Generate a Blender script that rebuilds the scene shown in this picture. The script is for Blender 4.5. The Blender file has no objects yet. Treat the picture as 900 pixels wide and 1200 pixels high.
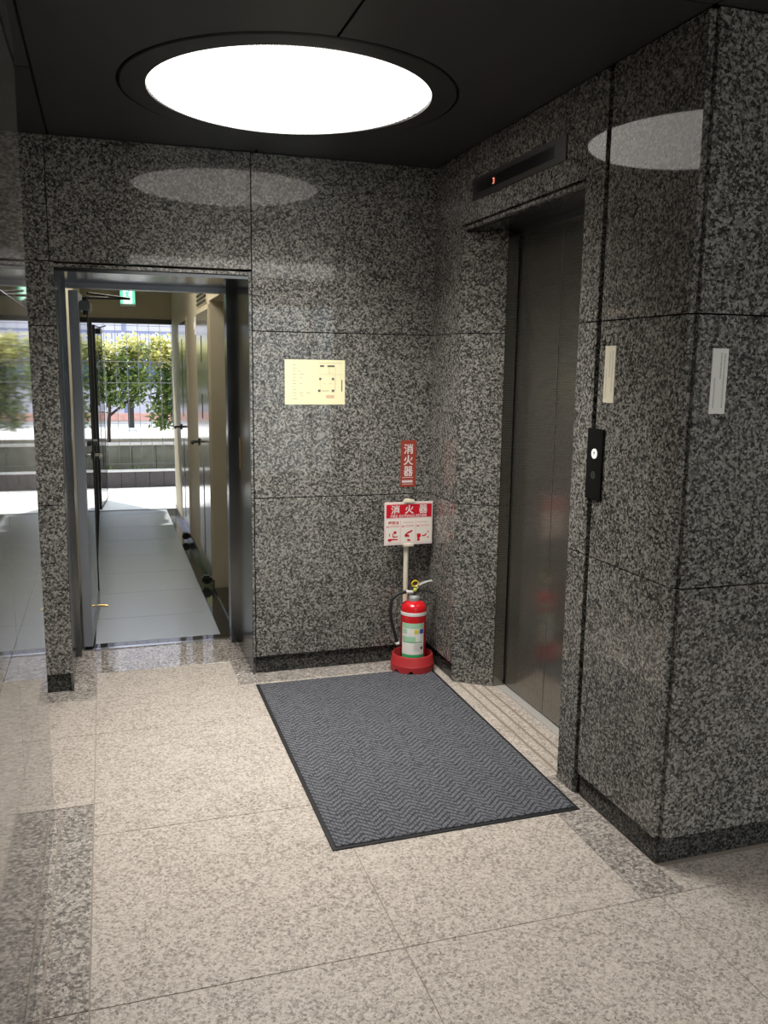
import bpy, bmesh, math, random
from mathutils import Vector, Matrix
random.seed(7)
scene = bpy.context.scene
C = scene.collection

# ------------------------------------------------------------------ camera
CAM = (0.0, -4.0603, 1.5)
YAW, PITCH, ROLL, FPX = 0.3116, 0.1658, 0.0133, 1011.71
cy, sy, cp, sp, cr, sr = math.cos(YAW), math.sin(YAW), math.cos(PITCH), math.sin(PITCH), math.cos(ROLL), math.sin(ROLL)
fwd = Vector((sy, cy, 0)); rgt = Vector((cy, -sy, 0)); up = Vector((0, 0, 1))
f2 = cp*fwd - sp*up; u2 = sp*fwd + cp*up
r3 = cr*rgt + sr*u2; u3 = -sr*rgt + cr*u2
cam_data = bpy.data.cameras.new('camera')
cam_data.sensor_fit = 'VERTICAL'; cam_data.sensor_height = 36.0; cam_data.sensor_width = 27.0
cam_data.lens = 36.0*FPX/1200.0
cam_data.clip_start = 0.02; cam_data.clip_end = 200
cam = bpy.data.objects.new('camera', cam_data); C.objects.link(cam)
m = Matrix.Identity(4)
for i in range(3):
    m[i][0] = r3[i]; m[i][1] = u3[i]; m[i][2] = -f2[i]; m[i][3] = CAM[i]
cam.matrix_world = m
scene.camera = cam

# ------------------------------------------------------------------ world, sun, exposure
world = bpy.data.worlds.new('World'); scene.world = world; world.use_nodes = True
bgn = world.node_tree.nodes['Background']
bgn.inputs['Color'].default_value = (0.80, 0.90, 1.0, 1); bgn.inputs['Strength'].default_value = 2.5
sun_d = bpy.data.lights.new('sun', 'SUN'); sun_d.energy = 7.0; sun_d.angle = math.radians(1.0); sun_d.color = (1.0, 0.95, 0.86)
sun = bpy.data.objects.new('sun', sun_d); C.objects.link(sun); sun.location = (-4, 16, 18)
sun.rotation_euler = Vector((0.30, -0.50, -1.0)).to_track_quat('-Z', 'Y').to_euler()
vs = scene.view_settings
scene.display_settings.display_device = 'sRGB'
vs.view_transform = 'Standard'; vs.look = 'None'; vs.exposure = 0.0; vs.gamma = 1.0; vs.use_curve_mapping = False
LAMP = 2.3           # radiance of the round diffuser
LAMP_W = 36.0        # power of the lamp behind it (downward beam)
PANEL_W = 32.0
PANEL = 2.6          # rear ceiling light panel
CORR = 7.0           # added fill light in the corridor

# ------------------------------------------------------------------ material helpers
def new_mat(name):
    mt = bpy.data.materials.new(name); mt.use_nodes = True
    nt = mt.node_tree; return mt, nt, nt.nodes['Principled BSDF']
def simple(name, col, rough=0.5, metal=0.0, ior=1.45, emit=None, es=0.0, coat=0.0, noise=0.0, nscale=60):
    mt, nt, b = new_mat(name)
    b.inputs['Base Color'].default_value = (*col, 1); b.inputs['Roughness'].default_value = rough
    b.inputs['Metallic'].default_value = metal; b.inputs['IOR'].default_value = ior
    b.inputs['Coat Weight'].default_value = coat
    if emit: b.inputs['Emission Color'].default_value = (*emit, 1); b.inputs['Emission Strength'].default_value = es
    if noise:
        n = nt.nodes; g = n.new('ShaderNodeNewGeometry'); t = n.new('ShaderNodeTexNoise'); t.inputs['Scale'].default_value = nscale
        t.inputs['Detail'].default_value = 4
        r = n.new('ShaderNodeValToRGB')
        r.color_ramp.elements[0].position = 0.3; r.color_ramp.elements[1].position = 0.7
        r.color_ramp.elements[0].color = (*[c*(1-noise) for c in col], 1); r.color_ramp.elements[1].color = (*[min(1, c*(1+noise)) for c in col], 1)
        nt.links.new(g.outputs['Position'], t.inputs['Vector']); nt.links.new(t.outputs['Fac'], r.inputs['Fac']); nt.links.new(r.outputs['Color'], b.inputs['Base Color'])
    return mt
def granite(name, stops, scale, rough, ior, tint=None, warp=0.004):
    """speckled polished stone: warped voronoi grains coloured at random, plus finer noise"""
    mt, nt, b = new_mat(name); n = nt.nodes; L = nt.links.new
    g = n.new('ShaderNodeNewGeometry')
    w = n.new('ShaderNodeTexNoise'); w.inputs['Scale'].default_value = scale*1.3; w.inputs['Detail'].default_value = 2
    L(g.outputs['Position'], w.inputs['Vector'])
    sub = n.new('ShaderNodeVectorMath'); sub.operation = 'SUBTRACT'; L(w.outputs['Color'], sub.inputs[0]); sub.inputs[1].default_value = (.5, .5, .5)
    sc = n.new('ShaderNodeVectorMath'); sc.operation = 'SCALE'; L(sub.outputs[0], sc.inputs[0]); sc.inputs['Scale'].default_value = warp*4
    ad = n.new('ShaderNodeVectorMath'); ad.operation = 'ADD'; L(g.outputs['Position'], ad.inputs[0]); L(sc.outputs[0], ad.inputs[1])
    v = n.new('ShaderNodeTexVoronoi'); v.inputs['Scale'].default_value = scale; L(ad.outputs[0], v.inputs['Vector'])
    sep = n.new('ShaderNodeSeparateColor'); L(v.outputs['Color'], sep.inputs[0])
    nz = n.new('ShaderNodeTexNoise'); nz.inputs['Scale'].default_value = scale*1.7; nz.inputs['Detail'].default_value = 3; nz.inputs['Roughness'].default_value = .65
    L(g.outputs['Position'], nz.inputs['Vector'])
    mx = n.new('ShaderNodeMix'); mx.data_type = 'FLOAT'; mx.inputs[0].default_value = 0.55
    L(sep.outputs[0], mx.inputs[2]); L(nz.outputs['Fac'], mx.inputs[3])
    big = n.new('ShaderNodeTexNoise'); big.inputs['Scale'].default_value = 6; L(g.outputs['Position'], big.inputs['Vector'])
    mr = n.new('ShaderNodeMapRange'); mr.inputs[1].default_value = .3; mr.inputs[2].default_value = .7; mr.inputs[3].default_value = -.03; mr.inputs[4].default_value = .03
    L(big.outputs['Fac'], mr.inputs[0])
    a2 = n.new('ShaderNodeMath'); a2.operation = 'ADD'; L(mx.outputs[0], a2.inputs[0]); L(mr.outputs[0], a2.inputs[1])
    r = n.new('ShaderNodeValToRGB'); cr_ = r.color_ramp
    while len(cr_.elements) < len(stops): cr_.elements.new(0.5)
    for e, (p_, c_) in zip(cr_.elements, stops): e.position = p_; e.color = (*c_, 1)
    L(a2.outputs[0], r.inputs['Fac']); L(r.outputs['Color'], b.inputs['Base Color'])
    b.inputs['Roughness'].default_value = rough; b.inputs['IOR'].default_value = ior
    return mt

M = {}
M['granite'] = granite('dark_granite', [(.28, (.022, .022, .020)), (.42, (.072, .070, .064)), (.54, (.165, .158, .143)), (.70, (.34, .325, .295))], 145, .035, 1.42, None, .003)
M['granite_base'] = granite('dark_granite_plinth', [(.30, (.010, .010, .010)), (.45, (.03, .03, .028)), (.6, (.07, .068, .062)), (.72, (.13, .125, .115))], 165, .12, 1.25, None, .003)
M['beige'] = granite('beige_granite', [(.26, (.17, .145, .125)), (.37, (.315, .275, .238)), (.48, (.43, .382, .335)), (.70, (.57, .515, .46))], 165, .42, 1.35)
M['border'] = granite('grey_border_granite', [(.28, (.085, .075, .068)), (.42, (.19, .17, .152)), (.55, (.31, .282, .254)), (.7, (.50, .455, .41))], 130, .45, 1.4)
M['border_polished'] = granite('polished_border_granite', [(.28, (.085, .075, .068)), (.42, (.19, .17, .152)), (.55, (.31, .282, .254)), (.7, (.50, .455, .41))], 130, .03, 1.5)
M['dark_polish'] = simple('black_polished_stone', (.02, .02, .02), .05, 0, 1.5)
M['joint'] = simple('dark_joint_backing', (.006, .006, .006), .9)
M['grout'] = simple('floor_grout', (.30, .255, .215), .8)
M['inlay'] = simple('brown_inlay', (.26, .21, .16), .5)
M['ceil'] = simple('charcoal_ceiling_metal', (.030, .030, .031), .38, 0.0, 1.45)
M['ring'] = simple('light_ring_metal', (.022, .022, .022), .35, 0, 1.45)
M['steel'] = simple('dark_brushed_steel', (.17, .175, .18), .16, 1.0)
M['leafsteel'] = simple('grey_door_steel', (.22, .23, .255), .35, .3)
M['black'] = simple('black_paint', (.012, .012, .012), .4)
M['gunmetal'] = simple('gunmetal', (.10, .105, .11), .4, .6)
M['chrome'] = simple('chrome', (.6, .6, .6), .15, 1)
M['alu'] = simple('satin_aluminium', (.42, .42, .41), .45, .3)
M['seam'] = simple('plain_steel_edge', (.20, .195, .18), .4, .7)
M['sillm'] = simple('satin_sill', (.40, .385, .36), .55, .2)
M['brass'] = simple('brass', (.55, .42, .18), .25, 1)
M['cream'] = simple('cream_paint', (.50, .45, .33), .55, noise=.03, nscale=9)
M['creamdoor'] = simple('glossy_cream_steel_door', (.42, .40, .34), .13, .45)
M['slab'] = simple('blue_grey_floor_slab', (.36, .39, .43), .24, noise=.07, nscale=140)
M['slabjoint'] = simple('slab_joint', (.18, .19, .2), .8)
M['white'] = simple('white_plastic', (.75, .73, .7), .4)
M['rubber'] = simple('black_rubber', (.012, .012, .013), .55)
M['red'] = simple('red_gloss_paint', (.62, .012, .018), .22, coat=.3)
M['redbase'] = simple('red_plastic', (.42, .03, .035), .42)
M['redsign'] = simple('red_print', (.58, .006, .02), .4)
M['redstick'] = simple('weathered_red_sticker', (.33, .05, .03), .45)
M['pinkw'] = simple('white_print', (.78, .70, .68), .5)
M['creamplas'] = simple('cream_plastic', (.72, .66, .53), .4)
M['paper'] = simple('pale_yellow_paper', (.85, .82, .52), .55)
M['ink'] = simple('faded_ink', (.36, .34, .2), .7)
M['inkred'] = simple('faded_red_ink', (.70, .48, .32), .7)
M['inkdark'] = simple('dark_ink', (.13, .12, .09), .7)
M['label_white'] = simple('white_label', (.86, .84, .79), .45)
M['label_cream'] = simple('cream_label', (.80, .74, .58), .45)
M['greenp'] = simple('green_print', (.05, .42, .16), .45)
M['lgreenp'] = simple('pale_green_print', (.40, .66, .45), .45)
M['yellowp'] = simple('yellow_print', (.75, .65, .03), .45)
M['bluep'] = simple('blue_print', (.03, .10, .38), .45)
M['greyp'] = simple('grey_print', (.45, .45, .43), .5)
M['yellow'] = simple('yellow_plastic', (.80, .55, .02), .4)
M['lime'] = simple('lime_plastic', (.50, .62, .08), .35)
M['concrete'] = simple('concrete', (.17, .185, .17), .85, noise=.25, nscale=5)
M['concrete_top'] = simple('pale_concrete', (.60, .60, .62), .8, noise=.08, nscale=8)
M['paving'] = simple('pale_concrete_paving', (.78, .78, .80), .8, noise=.04, nscale=6)
M['kerb'] = simple('dark_purple_grey_tile', (.055, .050, .058), .5, noise=.12, nscale=20)
M['soil'] = simple('soil', (.10, .075, .05), .95, noise=.3, nscale=30)
M['bark'] = simple('bark', (.06, .045, .04), .9, noise=.3, nscale=60)
M['bldg'] = simple('pale_mauve_render', (.62, .60, .68), .8, noise=.03, nscale=3)
M['glasswin'] = simple('window_glass_far', (.10, .13, .20), .1)
M['railblue'] = simple('blue_grey_rail', (.22, .25, .40), .5)
M['pinkwall'] = simple('pink_brick', (.60, .33, .28), .8, noise=.12, nscale=15)
M['road'] = simple('pale_asphalt', (.66, .65, .66), .9, noise=.05, nscale=20)
M['wire'] = simple('grey_wire', (.16, .165, .19), .7)
M['render'] = simple('cream_render', (.55, .51, .42), .8)

def leafmat(name, a, b_):
    mt, nt, b = new_mat(name); n = nt.nodes
    g = n.new('ShaderNodeNewGeometry'); r = n.new('ShaderNodeValToRGB')
    r.color_ramp.elements[0].color = (*a, 1); r.color_ramp.elements[1].color = (*b_, 1)
    nt.links.new(g.outputs['Random Per Island'], r.inputs['Fac']); nt.links.new(r.outputs['Color'], b.inputs['Base Color'])
    b.inputs['Roughness'].default_value = .4
    tr = n.new('ShaderNodeBsdfTranslucent'); nt.links.new(r.outputs['Color'], tr.inputs['Color'])
    mix = n.new('ShaderNodeMixShader'); mix.inputs[0].default_value = .35
    nt.links.new(b.outputs[0], mix.inputs[1]); nt.links.new(tr.outputs[0], mix.inputs[2]); nt.links.new(mix.outputs[0], n['Material Output'].inputs['Surface'])
    return mt
M['leaf'] = leafmat('green_leaf', (.06, .14, .04), (.32, .42, .13))
M['leafsun'] = leafmat('sun_painted_leaf', (.42, .46, .14), (.80, .74, .36))  # sunlight on the top leaves put into a brighter yellow colour

def glassmat(name, tint, ior=1.45, dark=0.0):
    mt, nt, b = new_mat(name); n = nt.nodes; n.remove(b)
    t = n.new('ShaderNodeBsdfTransparent'); t.inputs['Color'].default_value = (*tint, 1)
    gl = n.new('ShaderNodeBsdfGlossy'); gl.inputs['Roughness'].default_value = 0.02
    fr = n.new('ShaderNodeFresnel'); fr.inputs['IOR'].default_value = ior
    mix = n.new('ShaderNodeMixShader')
    nt.links.new(fr.outputs[0], mix.inputs[0]); nt.links.new(t.outputs[0], mix.inputs[1]); nt.links.new(gl.outputs[0], mix.inputs[2])
    nt.links.new(mix.outputs[0], n['Material Output'].inputs['Surface'])
    return mt
M['glass'] = glassmat('clear_glass', (.92, .95, .94))
M['tintglass'] = glassmat('tinted_glass', (.74, .77, .76))

def etched():
    """stainless door with fine horizontal etched lines"""
    mt, nt, b = new_mat('etched_stainless'); n = nt.nodes; L = nt.links.new
    g = n.new('ShaderNodeNewGeometry'); s = n.new('ShaderNodeSeparateXYZ'); L(g.outputs['Position'], s.inputs[0])
    mu = n.new('ShaderNodeMath'); mu.operation = 'MULTIPLY'; L(s.outputs['Z'], mu.inputs[0]); mu.inputs[1].default_value = 2*math.pi/.0075
    si = n.new('ShaderNodeMath'); si.operation = 'SINE'; L(mu.outputs[0], si.inputs[0])
    nz = n.new('ShaderNodeTexNoise'); nz.inputs['Scale'].default_value = 1
    mp = n.new('ShaderNodeMapping'); mp.inputs['Scale'].default_value = (60, 60, 400); L(g.outputs['Position'], mp.inputs['Vector']); L(mp.outputs[0], nz.inputs['Vector'])
    ad = n.new('ShaderNodeMath'); ad.operation = 'MULTIPLY_ADD'; L(nz.outputs['Fac'], ad.inputs[0]); ad.inputs[1].default_value = 1.6; L(si.outputs[0], ad.inputs[2])
    r = n.new('ShaderNodeValToRGB'); e = r.color_ramp.elements
    e[0].position = .0; e[0].color = (.17, .163, .145, 1); e[1].position = 1; e[1].color = (.37, .355, .32, 1)
    mr = n.new('ShaderNodeMapRange'); mr.inputs[1].default_value = -.6; mr.inputs[2].default_value = 2.0; L(ad.outputs[0], mr.inputs[0])
    L(mr.outputs[0], r.inputs['Fac']); L(r.outputs['Color'], b.inputs['Base Color'])
    rr = n.new('ShaderNodeMapRange'); rr.inputs[1].default_value = -1; rr.inputs[2].default_value = 1; rr.inputs[3].default_value = .40; rr.inputs[4].default_value = .10
    L(si.outputs[0], rr.inputs[0]); L(rr.outputs[0], b.inputs['Roughness'])
    b.inputs['Metallic'].default_value = .92
    return mt
M['etched'] = etched()

def matpile():
    """ribbed floor mat with zigzag tufts"""
    mt, nt, b = new_mat('zigzag_mat_pile'); n = nt.nodes; L = nt.links.new
    def mth(op, a, c=None, d=None):
        k = n.new('ShaderNodeMath'); k.operation = op
        for i, v in enumerate((a, c, d)):
            if v is None: continue
            if isinstance(v, (int, float)): k.inputs[i].default_value = v
            else: L(v, k.inputs[i])
        return k.outputs[0]
    g = n.new('ShaderNodeTexCoord'); s = n.new('ShaderNodeSeparateXYZ'); L(g.outputs['Object'], s.inputs[0])
    x, y = s.outputs['X'], s.outputs['Y']
    fx = mth('FRACT', mth('DIVIDE', mth('ADD', x, 5.0), .105))
    tri = mth('MULTIPLY', mth('ABSOLUTE', mth('SUBTRACT', fx, .5)), .10)
    v = mth('ADD', mth('ADD', y, 5.0), tri)
    band = mth('PINGPONG', mth('DIVIDE', v, .026), .5)       # 0..0.5
    col = mth('PINGPONG', mth('DIVIDE', mth('ADD', x, 5.0), .0105), .5)
    nz = n.new('ShaderNodeTexNoise'); nz.inputs['Scale'].default_value = 110; nz.inputs['Detail'].default_value = 3; L(g.outputs['Object'], nz.inputs['Vector'])
    hgt = mth('MULTIPLY', mth('SMOOTH_MIN', mth('MULTIPLY', band, 2.6), mth('ADD', mth('MULTIPLY', col, 1.4), .35), .2), mth('ADD', mth('MULTIPLY', nz.outputs['Fac'], 3.2), -.65))
    r = n.new('ShaderNodeValToRGB'); e = r.color_ramp.elements
    e[0].position = .12; e[0].color = (.036, .038, .044, 1); e[1].position = .75; e[1].color = (.155, .160, .176, 1)
    L(hgt, r.inputs['Fac']); L(r.outputs['Color'], b.inputs['Base Color'])
    bp = n.new('ShaderNodeBump'); bp.inputs['Strength'].default_value = .8; bp.inputs['Distance'].default_value = .004; L(hgt, bp.inputs['Height']); L(bp.outputs[0], b.inputs['Normal'])
    b.inputs['Roughness'].default_value = .95; b.inputs['IOR'].default_value = 1.2
    return mt
M['mat'] = matpile()

def lampmat(name, col, strength, ribs=0.0):
    mt, nt, b = new_mat(name); n = nt.nodes; L = nt.links.new
    b.inputs['Base Color'].default_value = (.8, .8, .8, 1); b.inputs['Emission Color'].default_value = (*col, 1); b.inputs['Emission Strength'].default_value = strength
    if ribs:
        g = n.new('ShaderNodeNewGeometry'); s = n.new('ShaderNodeSeparateXYZ'); L(g.outputs['Position'], s.inputs[0])
        mu = n.new('ShaderNodeMath'); mu.operation = 'MULTIPLY'; L(s.outputs['X'], mu.inputs[0]); mu.inputs[1].default_value = 2*math.pi/.017
        si = n.new('ShaderNodeMath'); si.operation = 'SINE'; L(mu.outputs[0], si.inputs[0])
        mr = n.new('ShaderNodeMapRange'); mr.inputs[1].default_value = -1; mr.inputs[2].default_value = 1; mr.inputs[3].default_value = strength*(1-ribs); mr.inputs[4].default_value = strength
        L(si.outputs[0], mr.inputs[0]); L(mr.outputs[0], b.inputs['Emission Strength'])
    return mt
M['lamp'] = lampmat('lit_ribbed_diffuser', (1.0, .955, .89), LAMP, .3)
M['panel'] = lampmat('lit_ceiling_panel', (1.0, .965, .92), PANEL)
M['corrfill'] = lampmat('lit_corridor_fill', (1.0, .95, .85), CORR)
M['exitgreen'] = lampmat('lit_exit_green', (.10, .85, .50), 1.1)
M['exitwhite'] = lampmat('lit_exit_white', (.85, 1.0, .93), 1.5)
M['led'] = lampmat('lit_red_digit', (1.0, .16, .06), 1.1)
M['btn'] = lampmat('lit_button', (1.0, .97, .9), .55)

# ------------------------------------------------------------------ object helpers
WL = {}
def wloc(o): return WL.get(o.name, Vector((0, 0, 0)))
def tag(o, label, cat=None, group=None, kind=None):
    o['label'] = label
    if cat: o['category'] = cat
    if group: o['group'] = group
    if kind: o['kind'] = kind
    return o
def thing(name, loc, label, cat, group=None, kind=None):
    o = bpy.data.objects.new(name, None); o.empty_display_size = .05; C.objects.link(o); o.location = loc; WL[o.name] = Vector(loc)
    return tag(o, label, cat, group, kind)
def obj(name, bm, mat, parent=None, smooth=False, sharp=None):
    """bm in world coordinates -> one mesh object with its origin at the bottom centre of its box"""
    lo = Vector([min(v.co[i] for v in bm.verts) for i in range(3)]); hi = Vector([max(v.co[i] for v in bm.verts) for i in range(3)])
    c = Vector(((lo.x+hi.x)/2, (lo.y+hi.y)/2, lo.z))
    bmesh.ops.translate(bm, verts=bm.verts, vec=-c)
    me = bpy.data.meshes.new(name); bm.normal_update(); bm.to_mesh(me); bm.free()
    me.materials.append(M[mat] if isinstance(mat, str) else mat)
    if smooth:
        for p in me.polygons: p.use_smooth = True
        me.set_sharp_from_angle(angle=math.radians(sharp or 40))
    o = bpy.data.objects.new(name, me); C.objects.link(o)
    if parent is not None:
        o.parent = parent; o.location = c - wloc(parent)
    else: o.location = c
    WL[o.name] = c
    return o
def bbox(bm, x0, x1, y0, y1, z0, z1, bev=0.0):
    x0, x1 = min(x0, x1), max(x0, x1); y0, y1 = min(y0, y1), max(y0, y1); z0, z1 = min(z0, z1), max(z0, z1)
    t = bmesh.new()
    vs_ = [t.verts.new((x, y, z)) for z in (z0, z1) for y in (y0, y1) for x in (x0, x1)]
    for f in ((0, 2, 3, 1), (4, 5, 7, 6), (0, 1, 5, 4), (2, 6, 7, 3), (0, 4, 6, 2), (1, 3, 7, 5)): t.faces.new([vs_[i] for i in f])
    if bev: bmesh.ops.bevel(t, geom=list(t.edges), offset=bev, segments=1, affect='EDGES')
    merge(bm, t); return bm
def merge(bm, t):
    me = bpy.data.meshes.new('tmp'); t.to_mesh(me); t.free(); bm.from_mesh(me); bpy.data.meshes.remove(me)
def box(name, x0, x1, y0, y1, z0, z1, mat, parent=None, bev=0.0):
    return obj(name, bbox(bmesh.new(), x0, x1, y0, y1, z0, z1, bev), mat, parent)
def prism(name, pts, z0, z1, mat, parent=None, bev=0.0):
    """vertical prism on a plan polygon"""
    bm = bmesh.new(); a = [bm.verts.new((x, y, z0)) for x, y in pts]; b = [bm.verts.new((x, y, z1)) for x, y in pts]
    n = len(pts); bm.faces.new(a[::-1]); bm.faces.new(b)
    for i in range(n): bm.faces.new((a[i], a[(i+1) % n], b[(i+1) % n], b[i]))
    bmesh.ops.recalc_face_normals(bm, faces=bm.faces)
    if bev: bmesh.ops.bevel(bm, geom=list(bm.edges), offset=bev, segments=1, affect='EDGES')
    return obj(name, bm, mat, parent)
def tube(bm, pts, rad, seg=10, caps=True):
    pts = [Vector(p) for p in pts]; rads = rad if isinstance(rad, (list, tuple)) else [rad]*len(pts)
    rings = []; pn = None
    for i, p in enumerate(pts):
        d = (pts[min(i+1, len(pts)-1)] - pts[max(i-1, 0)]).normalized()
        if pn is None: pn = d.orthogonal().normalized()
        pn = (pn - d*pn.dot(d)).normalized(); q = d.cross(pn)
        rings.append([bm.verts.new(p + (pn*math.cos(2*math.pi*k/seg) + q*math.sin(2*math.pi*k/seg))*rads[i]) for k in range(seg)])
    for a, b in zip(rings, rings[1:]):
        for k in range(seg): bm.faces.new((a[k], a[(k+1) % seg], b[(k+1) % seg], b[k]))
    if caps: bm.faces.new(rings[0][::-1]); bm.faces.new(rings[-1])
    return bm
def tubo(name, pts, rad, mat, parent=None, seg=10): return obj(name, tube(bmesh.new(), pts, rad, seg), mat, parent, True)
def lathe(bm, cx, cy_, prof, seg=40, closed=False):
    rings = [[bm.verts.new((cx+r*math.cos(2*math.pi*k/seg), cy_+r*math.sin(2*math.pi*k/seg), z)) for k in range(seg)] for r, z in prof]
    pairs = list(zip(rings, rings[1:])) + ([(rings[-1], rings[0])] if closed else [])
    for a, b in pairs:
        for k in range(seg): bm.faces.new((a[k], a[(k+1) % seg], b[(k+1) % seg], b[k]))
    if not closed: bm.faces.new(rings[0][::-1]); bm.faces.new(rings[-1])
    bmesh.ops.recalc_face_normals(bm, faces=bm.faces)
    return bm
def spline(pts, n=8):
    pts = [Vector(p) for p in pts]; out = []
    P = [pts[0]*2-pts[1]] + pts + [pts[-1]*2-pts[-2]]
    for i in range(1, len(P)-2):
        for k in range(n):
            t = k/n; a, b, c, d = P[i-1], P[i], P[i+1], P[i+2]
            out.append(.5*((2*b)+(c-a)*t+(2*a-5*b+4*c-d)*t*t+(3*b-a-3*c+d)*t**3))
    return out+[pts[-1]]
def on_plane(o3, ux, uy, nrm):
    """maps (u,v,w) to world: origin o3, axes ux, uy, outward normal nrm"""
    o3, ux, uy, nrm = Vector(o3), Vector(ux), Vector(uy), Vector(nrm)
    return lambda u, v, w=0: o3 + ux*u + uy*v + nrm*w
def plate(bm, P, u0, u1, v0, v1, w0, w1):
    vs_ = [bm.verts.new(P(u, v, w)) for w in (w0, w1) for v in (v0, v1) for u in (u0, u1)]
    for f in ((0, 2, 3, 1), (4, 5, 7, 6), (0, 1, 5, 4), (2, 6, 7, 3), (0, 4, 6, 2), (1, 3, 7, 5)): bm.faces.new([vs_[i] for i in f])
    return bm
def plateo(name, P, u0, u1, v0, v1, w0, w1, mat, parent=None, bev=0):
    bm = plate(bmesh.new(), P, u0, u1, v0, v1, w0, w1); bmesh.ops.recalc_face_normals(bm, faces=bm.faces)
    if bev: bmesh.ops.bevel(bm, geom=list(bm.edges), offset=bev, segments=2, affect='EDGES')
    return obj(name, bm, mat, parent)
def poly(bm, P, pts, w0, w1):
    a = [bm.verts.new(P(u, v, w0)) for u, v in pts]; b = [bm.verts.new(P(u, v, w1)) for u, v in pts]; n = len(pts)
    bm.faces.new(a[::-1]); bm.faces.new(b)
    for i in range(n): bm.faces.new((a[i], a[(i+1) % n], b[(i+1) % n], b[i]))
    return bm
def lettering(name, s, P, u, v, h, w, mat, parent, width=None, bold=0.0):
    """flat lettering centred on (u,v), h tall (and optionally a set width), lying w above the plane"""
    cu = bpy.data.curves.new('tmp', 'FONT'); cu.body = s; cu.offset = bold; cu.resolution_u = 3
    t = bpy.data.objects.new('tmp', cu); C.objects.link(t)
    dg = bpy.context.evaluated_depsgraph_get(); dg.update()
    me = bpy.data.meshes.new_from_object(t.evaluated_get(dg)); bpy.data.objects.remove(t)
    bm = bmesh.new(); bm.from_mesh(me); bpy.data.meshes.remove(me)
    xs = [q.co.x for q in bm.verts]; ys = [q.co.y for q in bm.verts]
    cx, cy_, hx, hy = (min(xs)+max(xs))/2, (min(ys)+max(ys))/2, max(xs)-min(xs), max(ys)-min(ys)
    sx = width/hx if width else h/hy
    for q in bm.verts: q.co = P(u+(q.co.x-cx)*sx, v+(q.co.y-cy_)*h/hy, w)
    return obj(name, bm, mat, parent)
def disc(bm, P, u, v, r, w0, w1, seg=24):
    return poly(bm, P, [(u+r*math.cos(2*math.pi*k/seg), v+r*math.sin(2*math.pi*k/seg)) for k in range(seg)], w0, w1)

# ------------------------------------------------------------------ dimensions
XL, XR = -.214, 1.548
XB, YLE = -.75, -1.19          # side of the recess behind the left wall, end of the left wall
# lobby left wall, elevator wall
YC = -2.005                    # column front face
ZC, Z1, Z2, ZP = 2.4424, 1.6584, .8747, .087
XF, YR = 3.6, -6.4             # far right wall, rear wall
G = .002                       # half joint
TH = .022                      # panel thickness

# ------------------------------------------------------------------ floor
floor = box('floor', -1.6, 4.6, -8.2, .6, -.20, -.002, 'grout'); tag(floor, 'beige granite lobby floor with grey granite border strips', 'floor', kind='structure')
def tile(x0, x1, y0, y1, mat='beige', name='floor_tile', g=.0015):
    return box(name, x0+g, x1-g, y0+g, y1-g, -.002, 0, mat, floor, .0004)
YJ = [-.12, -.52, -1.335, -2.135, -2.935, -3.735, -4.535, -5.335, -6.135, -6.9]
for a, b in zip(YJ, YJ[1:]):
    tile(-.09, .693, b, a)
    if a > -2.0: tile(.693, 1.42, b, a)
    else:
        for u, v in ((.693, 1.476), (1.476, 2.259), (2.259, 3.042), (3.042, 3.62)): tile(u, v, b, a)
for a, b in zip([-1.12]+YJ[3:], YJ[3:]):
    tile(-.197, -.09, b, a, 'border', 'border_strip', .0025); tile(-.26, -.197, b, a, 'border', 'edge_strip', .0025)
tile(-.77, -.09, -.52, -.12); tile(-.77, -.09, -1.12, -.52)
tile(-.77, -.09, -.12, .02, 'border', 'border_strip')
tile(.56, 1.42, -.12, .02, 'border', 'border_strip')
tile(-.09, .56, -.12, .22)
tile(-.2, -.09, .02, .59, 'border_polished', 'border_strip')
tile(.56, .66, .02, .59, 'border_polished', 'border_strip')
tile(-.09, .56, .22, .59, 'border_polished', 'border_strip')
for a, b in ((-.12, -.36), (-1.375, -2.135)):
    tile(1.42, 1.56, b, a, 'border' if b < -2 else 'beige', 'border_strip')
tile(1.42, 1.56, -.12, .02, 'border', 'border_strip')
tile(1.56, 2.259, -2.135, YC); tile(2.259, 3.042, -2.135, YC); tile(3.042, 3.62, -2.135, YC)
xe = [1.42, 1.575, 1.6265, 1.678, 1.736]
xw = .006
for a, b in zip(xe, xe[1:]): tile(a+(xw if a > 1.5 else 0), b-(xw if b < 1.7 else 0), -1.375, -.36, 'beige', 'sill_tile', .0005)
for x in xe[1:4]: box('inlay_strip', x-xw, x+xw, -1.375, -.36, -.002, -.0006, 'inlay', floor)

# ------------------------------------------------------------------ walls of polished granite
def vspans(z0, z1): 
    cuts = [z0]+[z for z in (Z2, Z1) if z0 < z < z1]+[z1]
    return list(zip(cuts, cuts[1:]))
wall_back = box('wall_back', .67, 2.2, .03, .30, 0, ZC+.3, 'joint'); tag(wall_back, 'dark polished granite wall with the corridor doorway', 'wall', kind='structure')
def bpanel(x0, x1, z0, z1, mat='granite', rec=0, name='granite_panel'):
    return box(name, x0+G, x1-G, rec, .04, z0+G, z1-G, mat, wall_back, .0012)
DX0, DX1, DZ = -.188, .643, 1.905
box('backing', XB-.1, -.19, .03, .30, 0, ZC+.3, 'joint', wall_back); box('backing', -.19, .67, .03, .30, DZ+.03, ZC+.3, 'joint', wall_back)
for a, b in vspans(ZP, 1.93): bpanel(XB-.03, DX0, a, b)
bpanel(XB-.03, -.206, 1.93, ZC)
bpanel(-.206, .658, 1.93, ZC)
bpanel(DX0-.018, .658, DZ, 1.924, rec=.003)
for a, b in vspans(ZP, 1.925): bpanel(DX1, .658, a, b, rec=.001)
for a, b in vspans(ZP, ZC): bpanel(.658, XR+.03, a, b)
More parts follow.
